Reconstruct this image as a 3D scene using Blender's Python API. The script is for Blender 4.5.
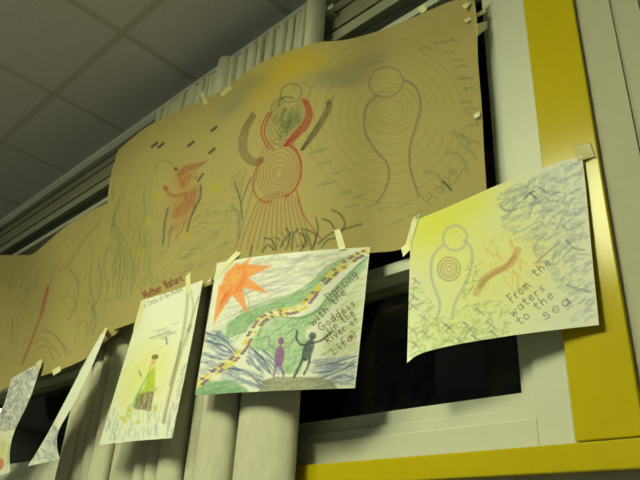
import bpy, math, random
import numpy as np
from mathutils import Vector, Matrix

random.seed(4)
rng = np.random.default_rng(7)
for o in list(bpy.data.objects):
    bpy.data.objects.remove(o)
C = bpy.context.scene.collection
SC = bpy.context.scene

# ------------------------------------------------------------------ camera
S = 1.255                      # metres between the camera and the window wall
CAMZ = 0.95
FPX = 652.0
def _axes():
    mx = np.array([-750, 285, FPX]); yy = np.array([710, 375, FPX])
    X = -mx/np.linalg.norm(mx); Y = yy/np.linalg.norm(yy)
    Y = Y - X*(X@Y); Y /= np.linalg.norm(Y)
    return np.array([X, Y, np.cross(X, Y)])
RW = _axes()                   # world <- camera(x right, y down, z forward)
CAM = np.array([0.0, -S, CAMZ])
cam = bpy.data.cameras.new('camera')
cam.sensor_width = 36.0
cam.lens = FPX/640*36.0
cam.clip_start = 0.02
camo = bpy.data.objects.new('camera', cam)
C.objects.link(camo)
R3 = np.stack([RW[:, 0], -RW[:, 1], -RW[:, 2]], axis=1)
camo.matrix_world = Matrix.Translation(CAM.tolist()) @ Matrix(R3.tolist()).to_4x4()
SC.camera = camo

# ------------------------------------------------------------------ world, exposure, lamps' strength
w = bpy.data.worlds.new('night'); SC.world = w; w.use_nodes = True
w.node_tree.nodes['Background'].inputs[0].default_value = (0.5, 0.5, 0.55, 1)
w.node_tree.nodes['Background'].inputs[1].default_value = 0.004
SC.view_settings.view_transform = 'Standard'
SC.view_settings.look = 'None'
SC.view_settings.gamma = 1.0
SC.view_settings.use_curve_mapping = False
SC.view_settings.exposure = 0.0
LAMP_STRENGTH = 31.0
LAMP_COLOR = (0.94, 1.0, 0.56)

# ------------------------------------------------------------------ helpers
def P(px, py, y=0.0):
    """world point on the upright plane at depth y (arrays allowed)"""
    px, py, y = np.broadcast_arrays(np.asarray(px, float), np.asarray(py, float), np.asarray(y, float))
    d = np.stack([px-320, py-240, np.full(px.shape, FPX)], -1) @ RW.T
    t = (y+S)/d[..., 1]
    return CAM + d*t[..., None]

def X_at(px, py, y): return float(P(px, py, y)[0])
def Z_at(px, py, y): return float(P(px, py, y)[2])
def xd(v): return v*S
def zd(v): return CAMZ+v*S

def lin(c):
    c = np.asarray(c, float)/255.0
    return np.where(c <= 0.04045, c/12.92, ((c+0.055)/1.055)**2.4)

class MB:
    def __init__(self): self.v = []; self.f = []
    def box(self, x0, x1, y0, y1, z0, z1):
        b = len(self.v)
        self.v += [(x, y, z) for x in (x0, x1) for y in (y0, y1) for z in (z0, z1)]
        self.f += [tuple(b+i for i in q) for q in ((0,1,3,2),(4,6,7,5),(0,4,5,1),(2,3,7,6),(0,2,6,4),(1,5,7,3))]
        return self
    def prism_x(self, prof, x0, x1):
        """profile list of (y,z) extruded along x"""
        n = len(prof); b = len(self.v)
        self.v += [(x0, y, z) for y, z in prof]+[(x1, y, z) for y, z in prof]
        for i in range(n):
            j = (i+1) % n
            self.f.append((b+i, b+j, b+n+j, b+n+i))
        self.f.append(tuple(b+i for i in reversed(range(n))))
        self.f.append(tuple(b+n+i for i in range(n)))
        return self
    def build(self, name, mat, parent=None, bevel=0.0, kind=None):
        me = bpy.data.meshes.new(name)
        me.from_pydata(self.v, [], self.f); me.update()
        o = bpy.data.objects.new(name, me); C.objects.link(o)
        me.materials.append(mat)
        import bmesh
        bm = bmesh.new(); bm.from_mesh(me)
        bmesh.ops.recalc_face_normals(bm, faces=bm.faces); bm.to_mesh(me); bm.free()
        if bevel:
            m = o.modifiers.new('bevel', 'BEVEL'); m.width = bevel; m.segments = 2; m.limit_method = 'ANGLE'
        if parent: o.parent = parent
        if kind: o['kind'] = kind
        return o

def empty(name, loc=(0, 0, 0)):
    o = bpy.data.objects.new(name, None); C.objects.link(o); o.location = loc
    o.empty_display_size = 0.05
    return o
def put(child, root):
    child.parent = root
    child.matrix_parent_inverse = Matrix.Translation(root.location).inverted()
    return child
def tag(o, label, cat, group=None):
    o['label'] = label; o['category'] = cat
    if group: o['group'] = group
    return o

# ------------------------------------------------------------------ materials
def new_mat(name):
    m = bpy.data.materials.new(name); m.use_nodes = True
    return m, m.node_tree, m.node_tree.nodes['Principled BSDF']

def plain(name, col, rough=0.6, noise=0.0, scale=30, bump=0.0, bscale=200, spec=0.5, stretch=(1, 1, 1)):
    m, nt, b = new_mat(name)
    b.inputs['Roughness'].default_value = rough
    b.inputs['Specular IOR Level'].default_value = spec
    tc = nt.nodes.new('ShaderNodeTexCoord')
    mp = nt.nodes.new('ShaderNodeMapping'); mp.inputs['Scale'].default_value = stretch
    nt.links.new(tc.outputs['Object'], mp.inputs['Vector'])
    if noise:
        n = nt.nodes.new('ShaderNodeTexNoise'); n.inputs['Scale'].default_value = scale; n.inputs['Detail'].default_value = 5
        nt.links.new(mp.outputs[0], n.inputs['Vector'])
        r = nt.nodes.new('ShaderNodeMix'); r.data_type = 'RGBA'
        r.inputs['A'].default_value = (*[c*(1-noise) for c in col], 1)
        r.inputs['B'].default_value = (*[min(1, c*(1+noise)) for c in col], 1)
        nt.links.new(n.outputs['Fac'], r.inputs['Factor'])
        nt.links.new(r.outputs['Result'], b.inputs['Base Color'])
    else:
        b.inputs['Base Color'].default_value = (*col, 1)
    if bump:
        n2 = nt.nodes.new('ShaderNodeTexNoise'); n2.inputs['Scale'].default_value = bscale; n2.inputs['Detail'].default_value = 3
        nt.links.new(mp.outputs[0], n2.inputs['Vector'])
        bp = nt.nodes.new('ShaderNodeBump'); bp.inputs['Strength'].default_value = bump; bp.inputs['Distance'].default_value = 0.002
        nt.links.new(n2.outputs['Fac'], bp.inputs['Height']); nt.links.new(bp.outputs[0], b.inputs['Normal'])
    return m

M = {}
M['wall'] = plain('painted_wall', (0.46, 0.44, 0.34), 0.7, 0.08, 25, 0.25, 300)
M['frame'] = plain('white_vinyl', (0.58, 0.58, 0.50), 0.45, 0.05, 40, 0.1, 250)
M['frame_dark'] = plain('rail_vinyl', (0.30, 0.29, 0.21), 0.5, 0.06, 30)
M['cornice'] = plain('white_cornice_paint', (0.84, 0.83, 0.76), 0.4, 0.03, 30)
M['rail'] = plain('dull_rail', (0.36, 0.36, 0.27), 0.5, 0.05, 30)
M['gap_shade'] = plain('groove_shade', (0.02, 0.02, 0.02), 0.8)  # near-black colour standing in for shade between the head rails
M['yellow'] = plain('yellow_gloss_paint', (0.52, 0.405, 0.008), 0.17, 0.06, 18, 0.06, 60, 0.22, stretch=(1, 1, 0.3))
M['floor'] = plain('floor_carpet', (0.105, 0.105, 0.115), 0.9, 0.2, 60)
M['plaster'] = plain('room_plaster', (0.36, 0.36, 0.36), 0.8, 0.05, 20)
M['curtain'] = plain('linen_curtain', (0.56, 0.54, 0.44), 0.85, 0.16, 55, 0.5, 420, 0.2, (1, 1, 0.35))
M['tape'] = plain('masking_tape', (0.78, 0.75, 0.46), 0.5, 0.05, 60)
M['tape_clear'] = plain('cloudy_tape', (0.60, 0.55, 0.28), 0.35, 0.08, 60)

# ceiling tiles
def ceiling_mat():
    m, nt, b = new_mat('ceiling_tiles'); b.inputs['Roughness'].default_value = 0.95
    b.inputs['Specular IOR Level'].default_value = 0.1
    L = nt.links.new
    tc = nt.nodes.new('ShaderNodeTexCoord'); sp = nt.nodes.new('ShaderNodeSeparateXYZ'); L(tc.outputs['Object'], sp.inputs[0])
    def math_(op, a, bb=None):
        n = nt.nodes.new('ShaderNodeMath'); n.operation = op
        for i, q in enumerate((a, bb)):
            if q is None: continue
            if isinstance(q, (int, float)): n.inputs[i].default_value = q
            else: L(q, n.inputs[i])
        return n.outputs[0]
    def dist(out, off):
        f = math_('FRACT', math_('DIVIDE', math_('ADD', out, off), 0.61))
        return math_('MULTIPLY', math_('MINIMUM', f, math_('SUBTRACT', 1.0, f)), 0.61)
    dx = dist(sp.outputs[0], 2.076+61); dy = dist(sp.outputs[1], 0.42+61)
    d = math_('MINIMUM', dx, dy)
    mr = nt.nodes.new('ShaderNodeMapRange'); L(d, mr.inputs[0])
    mr.inputs['From Min'].default_value = 0.006; mr.inputs['From Max'].default_value = 0.024
    mr.interpolation_type = 'SMOOTHSTEP'
    n = nt.nodes.new('ShaderNodeTexNoise'); n.inputs['Scale'].default_value = 90; n.inputs['Detail'].default_value = 6
    L(tc.outputs['Object'], n.inputs['Vector'])
    cr = nt.nodes.new('ShaderNodeMix'); cr.data_type = 'RGBA'
    cr.inputs['A'].default_value = (0.56, 0.54, 0.64, 1); cr.inputs['B'].default_value = (0.76, 0.74, 0.86, 1)
    L(n.outputs['Fac'], cr.inputs['Factor'])
    gr = nt.nodes.new('ShaderNodeMix'); gr.data_type = 'RGBA'
    gr.inputs['A'].default_value = (0.50, 0.49, 0.52, 1)
    L(mr.outputs[0], gr.inputs['Factor']); L(cr.outputs['Result'], gr.inputs['B'])
    L(gr.outputs['Result'], b.inputs['Base Color'])
    bp = nt.nodes.new('ShaderNodeBump'); bp.inputs['Strength'].default_value = 0.5; bp.inputs['Distance'].default_value = 0.006
    bp.invert = True
    L(mr.outputs[0], bp.inputs['Height']); L(bp.outputs[0], b.inputs['Normal'])
    return m
M['ceiling'] = ceiling_mat()

def glass_mat():
    m = bpy.data.materials.new('window_glass'); m.use_nodes = True; nt = m.node_tree; nt.nodes.clear()
    out = nt.nodes.new('ShaderNodeOutputMaterial'); mx = nt.nodes.new('ShaderNodeMixShader')
    tr = nt.nodes.new('ShaderNodeBsdfTransparent'); gl = nt.nodes.new('ShaderNodeBsdfGlossy'); fr = nt.nodes.new('ShaderNodeFresnel')
    gl.inputs['Roughness'].default_value = 0.02; fr.inputs['IOR'].default_value = 1.45
    tr.inputs['Color'].default_value = (0.8, 0.8, 0.8, 1)
    nt.links.new(fr.outputs[0], mx.inputs[0]); nt.links.new(tr.outputs[0], mx.inputs[1]); nt.links.new(gl.outputs[0], mx.inputs[2])
    nt.links.new(mx.outputs[0], out.inputs[0])
    return m
M['glass'] = glass_mat()

def emit_mat(power):
    m, nt, b = new_mat('lamp_diffuser')
    b.inputs['Base Color'].default_value = (0.8, 0.8, 0.75, 1)
    b.inputs['Emission Color'].default_value = (*LAMP_COLOR, 1)
    b.inputs['Emission Strength'].default_value = LAMP_STRENGTH*power
    return m

def drawn_mat(name, rough=0.75):
    m, nt, b = new_mat(name)
    b.inputs['Roughness'].default_value = rough; b.inputs['Specular IOR Level'].default_value = 0.25
    a = nt.nodes.new('ShaderNodeVertexColor'); a.layer_name = 'crayon'
    nt.links.new(a.outputs['Color'], b.inputs['Base Color'])
    return m
M['kraft'] = drawn_mat('crayon_on_kraft', 0.8)
M['paper'] = drawn_mat('crayon_on_white', 0.7)

# ------------------------------------------------------------------ room shell
ZC = zd(1.557)                 # ceiling height
XL, XR, YB = -12.0, 2.2, -5.2
W0, W1 = xd(-0.428), xd(-5.2)  # window band, right and left end
ZS, ZT = zd(0.190), zd(1.295)  # sill and head of the window opening
MB().box(XL, XR, YB, 0.3, -0.06, 0).build('floor', M['floor'], kind='structure')
MB().box(XL, XR, YB, 0.3, ZC, ZC+0.06).build('ceiling', M['ceiling'], kind='structure')
wl = MB()
wl.box(XL, XR, 0, 0.16, 0, ZS)                      # below the window
wl.box(XL, W1, 0, 0.16, ZS, ZC)
wl.box(W1, W0, 0.02, 0.16, ZT, ZC)                  # above the window
seam = xd(-0.255)
wl.box(W0, seam-0.006, 0, 0.16, ZS, ZC)             # panels right of the casing
wl.box(seam-0.006, seam, 0.005, 0.16, ZS, ZC)
wl.box(seam, xd(-0.213), 0.006, 0.16, ZS, ZC)
wl.box(xd(-0.213), xd(-0.209), 0.02, 0.16, ZS, ZC)
wl.box(xd(-0.209), XR, 0.0, 0.16, ZS, ZC)
wl.build('wall_front', M['wall'], kind='structure')
MB().box(XL, XR, YB-0.1, YB, 0, ZC).build('wall_back', M['plaster'], kind='structure')
MB().box(XL-0.1, XL, YB, 0.16, 0, ZC).build('wall_left', M['plaster'], kind='structure')
MB().box(XR, XR+0.1, YB, 0.16, 0, ZC).build('wall_right', M['plaster'], kind='structure')

# yellow casing boards
t1 = MB().box(xd(-0.423), xd(-0.322), -0.013, -0.0005, zd(0.1945), ZC-0.002).build('trim_1', M['yellow'], bevel=0.003, kind='structure')
t2 = MB().box(W1, 0.6, -0.024, -0.0005, zd(0.150), zd(0.191)).build('trim_2', M['yellow'], bevel=0.003, kind='structure')
# wall angle under the ceiling
MB().prism_x([(0.019, ZC-0.001), (0.019, zd(1.533)), (-0.012, zd(1.533)), (-0.034, zd(1.545)), (-0.034, ZC-0.001)], XL+0.001, xd(-0.43)).build('trim_3', M['cornice'], kind='structure')
# moulded head rails above the window
hd = MB()
hd.box(W1, W0, -0.004, 0.019, zd(1.468), zd(1.502))
hd.box(W1, W0, -0.010, 0.019, zd(1.392), zd(1.452))
hd.build('trim_4', M['frame_dark'], bevel=0.002, kind='structure')
MB().box(W1, W0, -0.014, 0.06, zd(1.340), zd(1.378)).build('trim_5', M['rail'], bevel=0.002, kind='structure')
gp = MB()  # thin strips that paint the shade into the rail grooves
gp.box(W1, W0, 0.0165, 0.0195, zd(1.298), zd(1.339)); gp.box(W1, W0, 0.0165, 0.0195, zd(1.379), zd(1.391))
gp.box(W1, W0, 0.0165, 0.0195, zd(1.453), zd(1.467)); gp.box(W1, W0, 0.0165, 0.0195, zd(1.503), zd(1.537))
gp.build('trim_6', M['gap_shade'], kind='structure')

def window(name, x0, x1):
    """x0 left, x1 right; white outer frame > sash > transom > two panes"""
    f = MB()
    a, b_ = 0.074, 0.060
    zb, zt = ZS, ZT-0.001
    f.box(x0, x0+a, 0.004, 0.12, zb, zt); f.box(x1-a, x1, 0.004, 0.12, zb, zt)
    f.box(x0+a, x1-a, 0.004, 0.12, zb, zd(0.238)); f.box(x0+a, x1-a, 0.004, 0.12, zd(1.272), zt)
    root = f.build(name, M['frame'], bevel=0.002, kind='structure')
    s = MB()
    xa, xb = x0+a, x1-a
    zl, zm0, zm1, zh = zd(0.238), zd(0.562), zd(0.588), zd(1.272)
    s.box(xa, xa+b_*.45, 0.014, 0.10, zl, zh); s.box(xb-b_*.45, xb, 0.014, 0.10, zl, zh)
    s.box(xa+b_*.45, xa+b_, 0.026, 0.10, zm0, zh); s.box(xb-b_, xb-b_*.45, 0.026, 0.10, zm0, zh)
    s.box(xa+b_*.45, xa+b_*.66, 0.026, 0.10, zl, zm0); s.box(xb-b_*.66, xb-b_*.45, 0.026, 0.10, zl, zm0)
    s.box(xa+b_*.45, xb-b_*.45, 0.016, 0.10, zl, zl+0.026); s.box(xa+b_*.45, xb-b_*.45, 0.028, 0.10, zl+0.026, zl+0.062)
    s.build('sash', M['frame'], root, bevel=0.0015)
    t = MB()
    t.box(xa+b_, xb-b_, -0.012, 0.09, zm0, zm1)
    t.box(xa+b_, xb-b_, 0.030, 0.09, zm1, zm1+0.012)
    t.build('transom_bar', M['frame'], root, bevel=0.0015)
    u = MB()
    u.box(xa+b_, xb-b_, 0.050, 0.088, zm0-0.016, zm0)
    u.box(xa+b_, xb-b_, 0.045, 0.088, zm1+0.012, zm1+0.030)
    u.build('glazing_bead', M['frame_dark'], root)
    MB().box(xa+b_*.9, xb-b_*.9, 0.072, 0.077, zm1+0.01, zh).build('pane', M['glass'], root)
    MB().box(xa+b_*.6, xb-b_*.6, 0.072, 0.077, zl+0.03, zm0).build('pane', M['glass'], root)
    return root
window('window_1', xd(-1.93), W0)
window('window_2', xd(-3.50), xd(-1.933))
window('window_3', W1, xd(-3.503))

# ceiling troffers
def lamp(cx, label, cy=-2.25, power=1.0):
    r = empty('ceiling_light', (cx, cy, ZC))
    tag(r, label, 'ceiling light', 'ceiling lights in a row')
    f = MB(); hx, hy = 0.302, 0.607
    for b in ((-hx, hx, -hy, -hy+0.02), (-hx, hx, hy-0.02, hy), (-hx, -hx+0.02, -hy+0.02, hy-0.02), (hx-0.02, hx, -hy+0.02, hy-0.02)):
        f.box(*b, -0.014, -0.001)
    f.build('lamp_frame', M['frame'], r)
    MB().box(-hx+0.02, hx-0.02, -hy+0.02, hy-0.02, -0.04, -0.002).build('diffuser', emit_mat(power), r)
lamp(-1.16, 'recessed ceiling light nearest the yellow window casing', power=1.25)
lamp(-2.38, 'added unseen ceiling light in the middle, straight out from the two curtains', power=0.7)  # added out of view to soften and lift shadows on the left curtain
lamp(-10.8, 'recessed ceiling light at the far left end of the room', -1.98)

# ------------------------------------------------------------------ curtains
def smooth(t): t = np.clip(t, 0, 1); return t*t*(3-2*t)

def curtain(name, label, folds, xr_top, col_w, n_pleats, x_left_top):
    """folds: list of (pixel a, pixel b, bulge) at row 440, on depth -0.1"""
    yb = -0.050
    xs, ds = [], []
    for i, (a, b, k) in enumerate(folds):
        xa, xb = X_at(a, 440, -0.08), X_at(b, 440, -0.08)
        xc, hw = (xa+xb)/2, (xb-xa)/2
        m_ = 40 if b-a > 20 else 20
        for t in np.linspace(0, 1, m_):
            ph_ = math.pi*(-0.2+1.4*t)               # round fall of cloth with a narrow neck at the back
            xs.append(xc-hw*math.cos(ph_)); ds.append(k*0.76*(0.37+0.63*math.sin(ph_)) if k > 0 else 0.0)
    xs, ds = np.array(xs), np.array(ds)
    n = 900
    L_ = np.concatenate([[0], np.cumsum(np.hypot(np.diff(xs), np.diff(ds)))]); q_ = np.linspace(0, L_[-1], n)
    xi, di = np.interp(q_, L_, xs), np.interp(q_, L_, ds)
    u = np.linspace(0, 1, n)
    zt, zb = zd(1.472), 0.32
    rows = 46
    V = np.zeros((rows, n, 3))
    # pleated head profile
    xt = x_left_top+(xr_top-x_left_top)*u
    colstart = 1-col_w
    ph = u/colstart*n_pleats + 0.25*np.sin(u*37)+0.15*np.sin(u*91)
    pl = 0.036*np.abs(np.sin(np.pi*ph))**1.0*(0.75+0.25*np.sin(u*53+1))
    om = 0.0085*np.sin(2*np.pi*ph)
    uc = np.clip((u-colstart)/col_w, 0, 1)
    pl = np.where(u > colstart, 0.048*np.sqrt(np.clip(1-(2*uc-1)**2, 0, 1)), pl)
    lift = np.where(u > colstart, 0.022*np.clip(np.sin(np.pi*uc)*4, 0, 1), 0)
    jag = 0.006*np.sin(np.pi*2*ph)*(u <= colstart)
    for r in range(rows):
        s = r/(rows-1)
        z = zt+(zb-zt)*s
        k = smooth((zt-z)/(zt-zd(0.75)))
        kl = 1-smooth((zt-z)/0.35)
        V[r, :, 0] = (xt-om*(u <= colstart))*(1-k)+xi*k
        V[r, :, 1] = yb-0.012*(1-k) - (pl*(1-k)**0.6+di*k)
        V[r, :, 2] = z+(lift+jag)*kl
    root = empty(name, (float(xi.mean()), yb, zb)); tag(root, label, 'curtain')
    cut = 9
    put(grid('drape', V[cut:], M['curtain']), root); put(grid('gathered_heading', V[:cut+1], M['curtain']), root)
    return root

def grid(name, V, mat, parent=None, colors=None, label=None, cat=None, group=None, thick=0.0):
    h, wd = V.shape[:2]
    me = bpy.data.meshes.new(name)
    me.vertices.add(h*wd)
    me.vertices.foreach_set('co', V.reshape(-1).astype(np.float32))
    i = np.arange(h*wd).reshape(h, wd)
    q = np.stack([i[:-1, :-1], i[1:, :-1], i[1:, 1:], i[:-1, 1:]], -1).reshape(-1, 4)
    me.loops.add(q.size); me.polygons.add(len(q))
    me.loops.foreach_set('vertex_index', q.reshape(-1).astype(np.int32))
    me.polygons.foreach_set('loop_start', (np.arange(len(q))*4).astype(np.int32))
    me.polygons.foreach_set('use_smooth', np.ones(len(q), bool))
    me.update(calc_edges=True); me.validate()
    if colors is not None:
        ca = me.color_attributes.new('crayon', 'FLOAT_COLOR', 'POINT')
        ca.data.foreach_set('color', np.concatenate([colors.reshape(-1, 3), np.ones((h*wd, 1))], 1).reshape(-1).astype(np.float32))
    me.materials.append(mat)
    o = bpy.data.objects.new(name, me); C.objects.link(o)
    if parent: o.parent = parent
    if label: tag(o, label, cat, group)
    return o

foldsB = [(62, 75, .05), (76, 84, .04), (85, 93, .045), (94, 109, .055), (137, 148, .045), (149, 162, .055), (163, 184, .075)]
foldsA = [(187, 198, .045), (199, 231, .075), (238, 294, .09)]
curtain('curtain', 'beige linen curtain behind the rainbow-river drawing, its edge beside the dark pane', foldsA,
        xd(-0.985), 0.15, 15, xd(-1.385))
curtain('curtain', 'beige linen curtain behind the narrow white drawing, left of the other curtain', foldsB,
        xd(-1.392), 0.17, 17, xd(-1.80))
# curtain track
MB().box(xd(-1.83), xd(-0.965), -0.052, -0.036, zd(1.435), zd(1.452)).build('curtain_track', M['frame'])
ct = bpy.data.objects['curtain_track']; tag(ct, 'slim white curtain track behind the gathered curtain headings under the ceiling', 'curtain track')
for xx in (-1.75, -1.36, -1.0):
    put(MB().box(xd(xx), xd(xx)+0.02, -0.0365, -0.009, zd(1.437), zd(1.45)).build('bracket', M['frame']), ct)

# ------------------------------------------------------------------ crayon canvas
class Canvas:
    def __init__(s, x0, y0, x1, y1, k, base, grain=0.05):
        s.x0, s.y0, s.k = x0, y0, k
        s.h, s.w = int((y1-y0)*k)+1, int((x1-x0)*k)+1
        s.a = np.ones((s.h, s.w, 3))*np.asarray(base)
        g = rng.random((s.h, s.w)); g = (g+np.roll(g, 1, 0)+np.roll(g, 1, 1)+np.roll(np.roll(g, 1, 0), 1, 1))/4
        s.a *= (1+grain*(g-0.5)*2)[..., None]
        s.g = g
    def _blend(s, sl, alpha, col):
        sub = s.a[sl]; al = np.clip(alpha, 0, 1)[..., None]
        s.a[sl] = sub*(1-al)+np.asarray(col)*al
    def seg(s, p, q, col, wd, al, soft=0.5, gr=0.7):
        r = wd/2+soft+0.3
        X0 = max(0, int((min(p[0], q[0])-r-s.x0)*s.k)); X1 = min(s.w, int((max(p[0], q[0])+r-s.x0)*s.k)+2)
        Y0 = max(0, int((min(p[1], q[1])-r-s.y0)*s.k)); Y1 = min(s.h, int((max(p[1], q[1])+r-s.y0)*s.k)+2)
        if X1 <= X0 or Y1 <= Y0: return None
        yy, xx = np.mgrid[Y0:Y1, X0:X1]; xx = xx/s.k+s.x0; yy = yy/s.k+s.y0
        dx, dy = q[0]-p[0], q[1]-p[1]; L = dx*dx+dy*dy+1e-9
        t = np.clip(((xx-p[0])*dx+(yy-p[1])*dy)/L, 0, 1)
        d = np.hypot(xx-p[0]-t*dx, yy-p[1]-t*dy)
        return (slice(Y0, Y1), slice(X0, X1)), np.clip((wd/2+soft-d)/(2*soft), 0, 1)
    gain = 1.0; wide = 1.0
    def line(s, pts, col, wd=1.0, al=0.7, soft=0.7, curve=True, gr=0.7):
        al = min(0.95, al*s.gain); wd = wd*s.wide
        pts = [np.array(p, float) for p in pts]
        if curve and len(pts) > 2:
            e = [2*pts[0]-pts[1]]+pts+[2*pts[-1]-pts[-2]]; out = []
            for i in range(1, len(e)-2):
                for t in np.linspace(0, 1, 7, endpoint=False):
                    a, b, c, d = e[i-1:i+3]
                    out.append(0.5*((2*b)+(-a+c)*t+(2*a-5*b+4*c-d)*t*t+(-a+3*b-3*c+d)*t**3))
            pts = out+[pts[-1]]
        A = np.array(pts); r = wd/2+soft+0.5
        X0 = max(0, int((A[:, 0].min()-r-s.x0)*s.k)); X1 = min(s.w, int((A[:, 0].max()+r-s.x0)*s.k)+2)
        Y0 = max(0, int((A[:, 1].min()-r-s.y0)*s.k)); Y1 = min(s.h, int((A[:, 1].max()+r-s.y0)*s.k)+2)
        if X1 <= X0 or Y1 <= Y0: return
        m = np.zeros((Y1-Y0, X1-X0))
        for p, q in zip(pts[:-1], pts[1:]):
            z = s.seg(p, q, col, wd, al, soft)
            if z is None: continue
            sl, a = z
            sub = m[sl[0].start-Y0:sl[0].stop-Y0, sl[1].start-X0:sl[1].stop-X0]
            np.maximum(sub, a, out=sub)
        sl = (slice(Y0, Y1), slice(X0, X1))
        g = s.g[sl]
        s._blend(sl, al*m*(1-gr*0.9+gr*1.8*g), lin(col))
    def mask(s, poly, soft=0.7):
        A = np.array(poly, float)
        X0 = max(0, int((A[:, 0].min()-2-s.x0)*s.k)); X1 = min(s.w, int((A[:, 0].max()+2-s.x0)*s.k)+2)
        Y0 = max(0, int((A[:, 1].min()-2-s.y0)*s.k)); Y1 = min(s.h, int((A[:, 1].max()+2-s.y0)*s.k)+2)
        yy, xx = np.mgrid[Y0:Y1, X0:X1]; xx = xx/s.k+s.x0; yy = yy/s.k+s.y0
        ins = np.zeros(xx.shape, bool); d = np.full(xx.shape, 1e9)
        for p, q in zip(A, np.roll(A, -1, 0)):
            c = ((p[1] > yy) != (q[1] > yy)) & (xx < (q[0]-p[0])*(yy-p[1])/(q[1]-p[1]+1e-12)+p[0])
            ins ^= c
            v = q-p; t = np.clip(((xx-p[0])*v[0]+(yy-p[1])*v[1])/(v@v+1e-9), 0, 1)
            d = np.minimum(d, np.hypot(xx-p[0]-t*v[0], yy-p[1]-t*v[1]))
        sd = np.where(ins, d, -d)
        return (slice(Y0, Y1), slice(X0, X1)), np.clip((sd+soft)/(2*soft), 0, 1)
    def fill(s, poly, col, al=0.6, soft=0.7, gr=0.8):
        sl, m = s.mask(poly, soft)
        s._blend(sl, al*m*(1-gr+gr*2*s.g[sl]), lin(col))
    def hatch(s, poly, col, ang, n, ln=12, wd=0.9, al=0.5, spread=8, var=0.0):
        """random crayon strokes inside a polygon, angle in image degrees"""
        A = np.array(poly, float); lo, hi = A.min(0), A.max(0)
        def inside(p):
            c = False
            for a, b in zip(A, np.roll(A, -1, 0)):
                if (a[1] > p[1]) != (b[1] > p[1]) and p[0] < (b[0]-a[0])*(p[1]-a[1])/(b[1]-a[1]+1e-12)+a[0]: c = not c
            return c
        k = 0; tries = 0
        while k < n and tries < n*20:
            tries += 1
            c = lo+rng.random(2)*(hi-lo)
            if not inside(c): continue
            k += 1
            t = math.radians(ang+rng.normal()*spread); v = np.array([math.cos(t), math.sin(t)])*ln*(0.5+0.6*rng.random())/2
            nrm = np.array([-v[1], v[0]])*0.12*rng.normal()
            p, q = c-v, c+v
            if not inside(p): p = c-v*0.3
            if not inside(q): q = c+v*0.3
            cc = np.clip(np.array(col)+rng.normal()*var, 0, 255)
            s.line([p, c+nrm, q], cc, wd*(0.8+0.4*rng.random()), al*(0.6+0.6*rng.random()))
    def ell(s, c, rx, ry, rot, col, wd=0.8, al=0.5, a0=0, a1=360, n=24):
        r = math.radians(rot); pts = []
        for t in np.radians(np.linspace(a0, a1, n)):
            x, y = rx*math.cos(t), ry*math.sin(t)
            pts.append((c[0]+x*math.cos(r)-y*math.sin(r), c[1]+x*math.sin(r)+y*math.cos(r)))
        s.line(pts, col, wd, al, curve=False)
        return pts
    def disc(s, c, rx, ry, rot, col, al=0.6, soft=0.7, gr=0.8):
        r = math.radians(rot)
        s.fill([(c[0]+rx*math.cos(t)*math.cos(r)-ry*math.sin(t)*math.sin(r), c[1]+rx*math.cos(t)*math.sin(r)+ry*math.sin(t)*math.cos(r)) for t in np.linspace(0, 2*math.pi, 20, endpoint=False)], col, al, soft, gr)
    def smudge(s, c, rx, ry, rot, col, al):
        """soft rubbed-in pastel"""
        R_ = max(rx, ry)*2.2
        X0 = max(0, int((c[0]-R_-s.x0)*s.k)); X1 = min(s.w, int((c[0]+R_-s.x0)*s.k)+1)
        Y0 = max(0, int((c[1]-R_-s.y0)*s.k)); Y1 = min(s.h, int((c[1]+R_-s.y0)*s.k)+1)
        if X1 <= X0 or Y1 <= Y0: return
        yy, xx = np.mgrid[Y0:Y1, X0:X1]; xx = xx/s.k+s.x0-c[0]; yy = yy/s.k+s.y0-c[1]
        r = math.radians(rot); a = xx*math.cos(r)+yy*math.sin(r); b = -xx*math.sin(r)+yy*math.cos(r)
        g = np.exp(-((a/rx)**2+(b/ry)**2))
        sl = (slice(Y0, Y1), slice(X0, X1))
        s._blend(sl, al*g*(0.6+0.8*s.g[sl]), lin(col))
    def text(s, t, p0, p1, h, col, wd=0.9, al=0.8, lean=None):
        p0, p1 = np.array(p0, float), np.array(p1, float)
        d = p1-p0; L = np.linalg.norm(d); d /= L
        up = np.array([d[1], -d[0]]) if lean is None else np.array(lean, float)/np.linalg.norm(lean)
        tot = sum(FONT[c][0]+0.22 for c in t); sx = L/tot
        x = 0
        for c in t:
            wch, strokes = FONT[c]
            for st in strokes:
                pts = [p0+d*(x+px)*sx+up*py*h+rng.normal(size=2)*0.12 for px, py in st]
                s.line(pts, col, wd, al*(0.8+0.3*rng.random()), 0.35, curve=len(pts) > 2)
            x += wch+0.22
    def sample(s, px, py):
        X = np.clip((px-s.x0)*s.k, 0, s.w-1.001); Y = np.clip((py-s.y0)*s.k, 0, s.h-1.001)
        i, j = X.astype(int), Y.astype(int); fx, fy = (X-i)[..., None], (Y-j)[..., None]
        a = s.a
        return (a[j, i]*(1-fx)+a[j, i+1]*fx)*(1-fy)+(a[j+1, i]*(1-fx)+a[j+1, i+1]*fx)*fy

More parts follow.
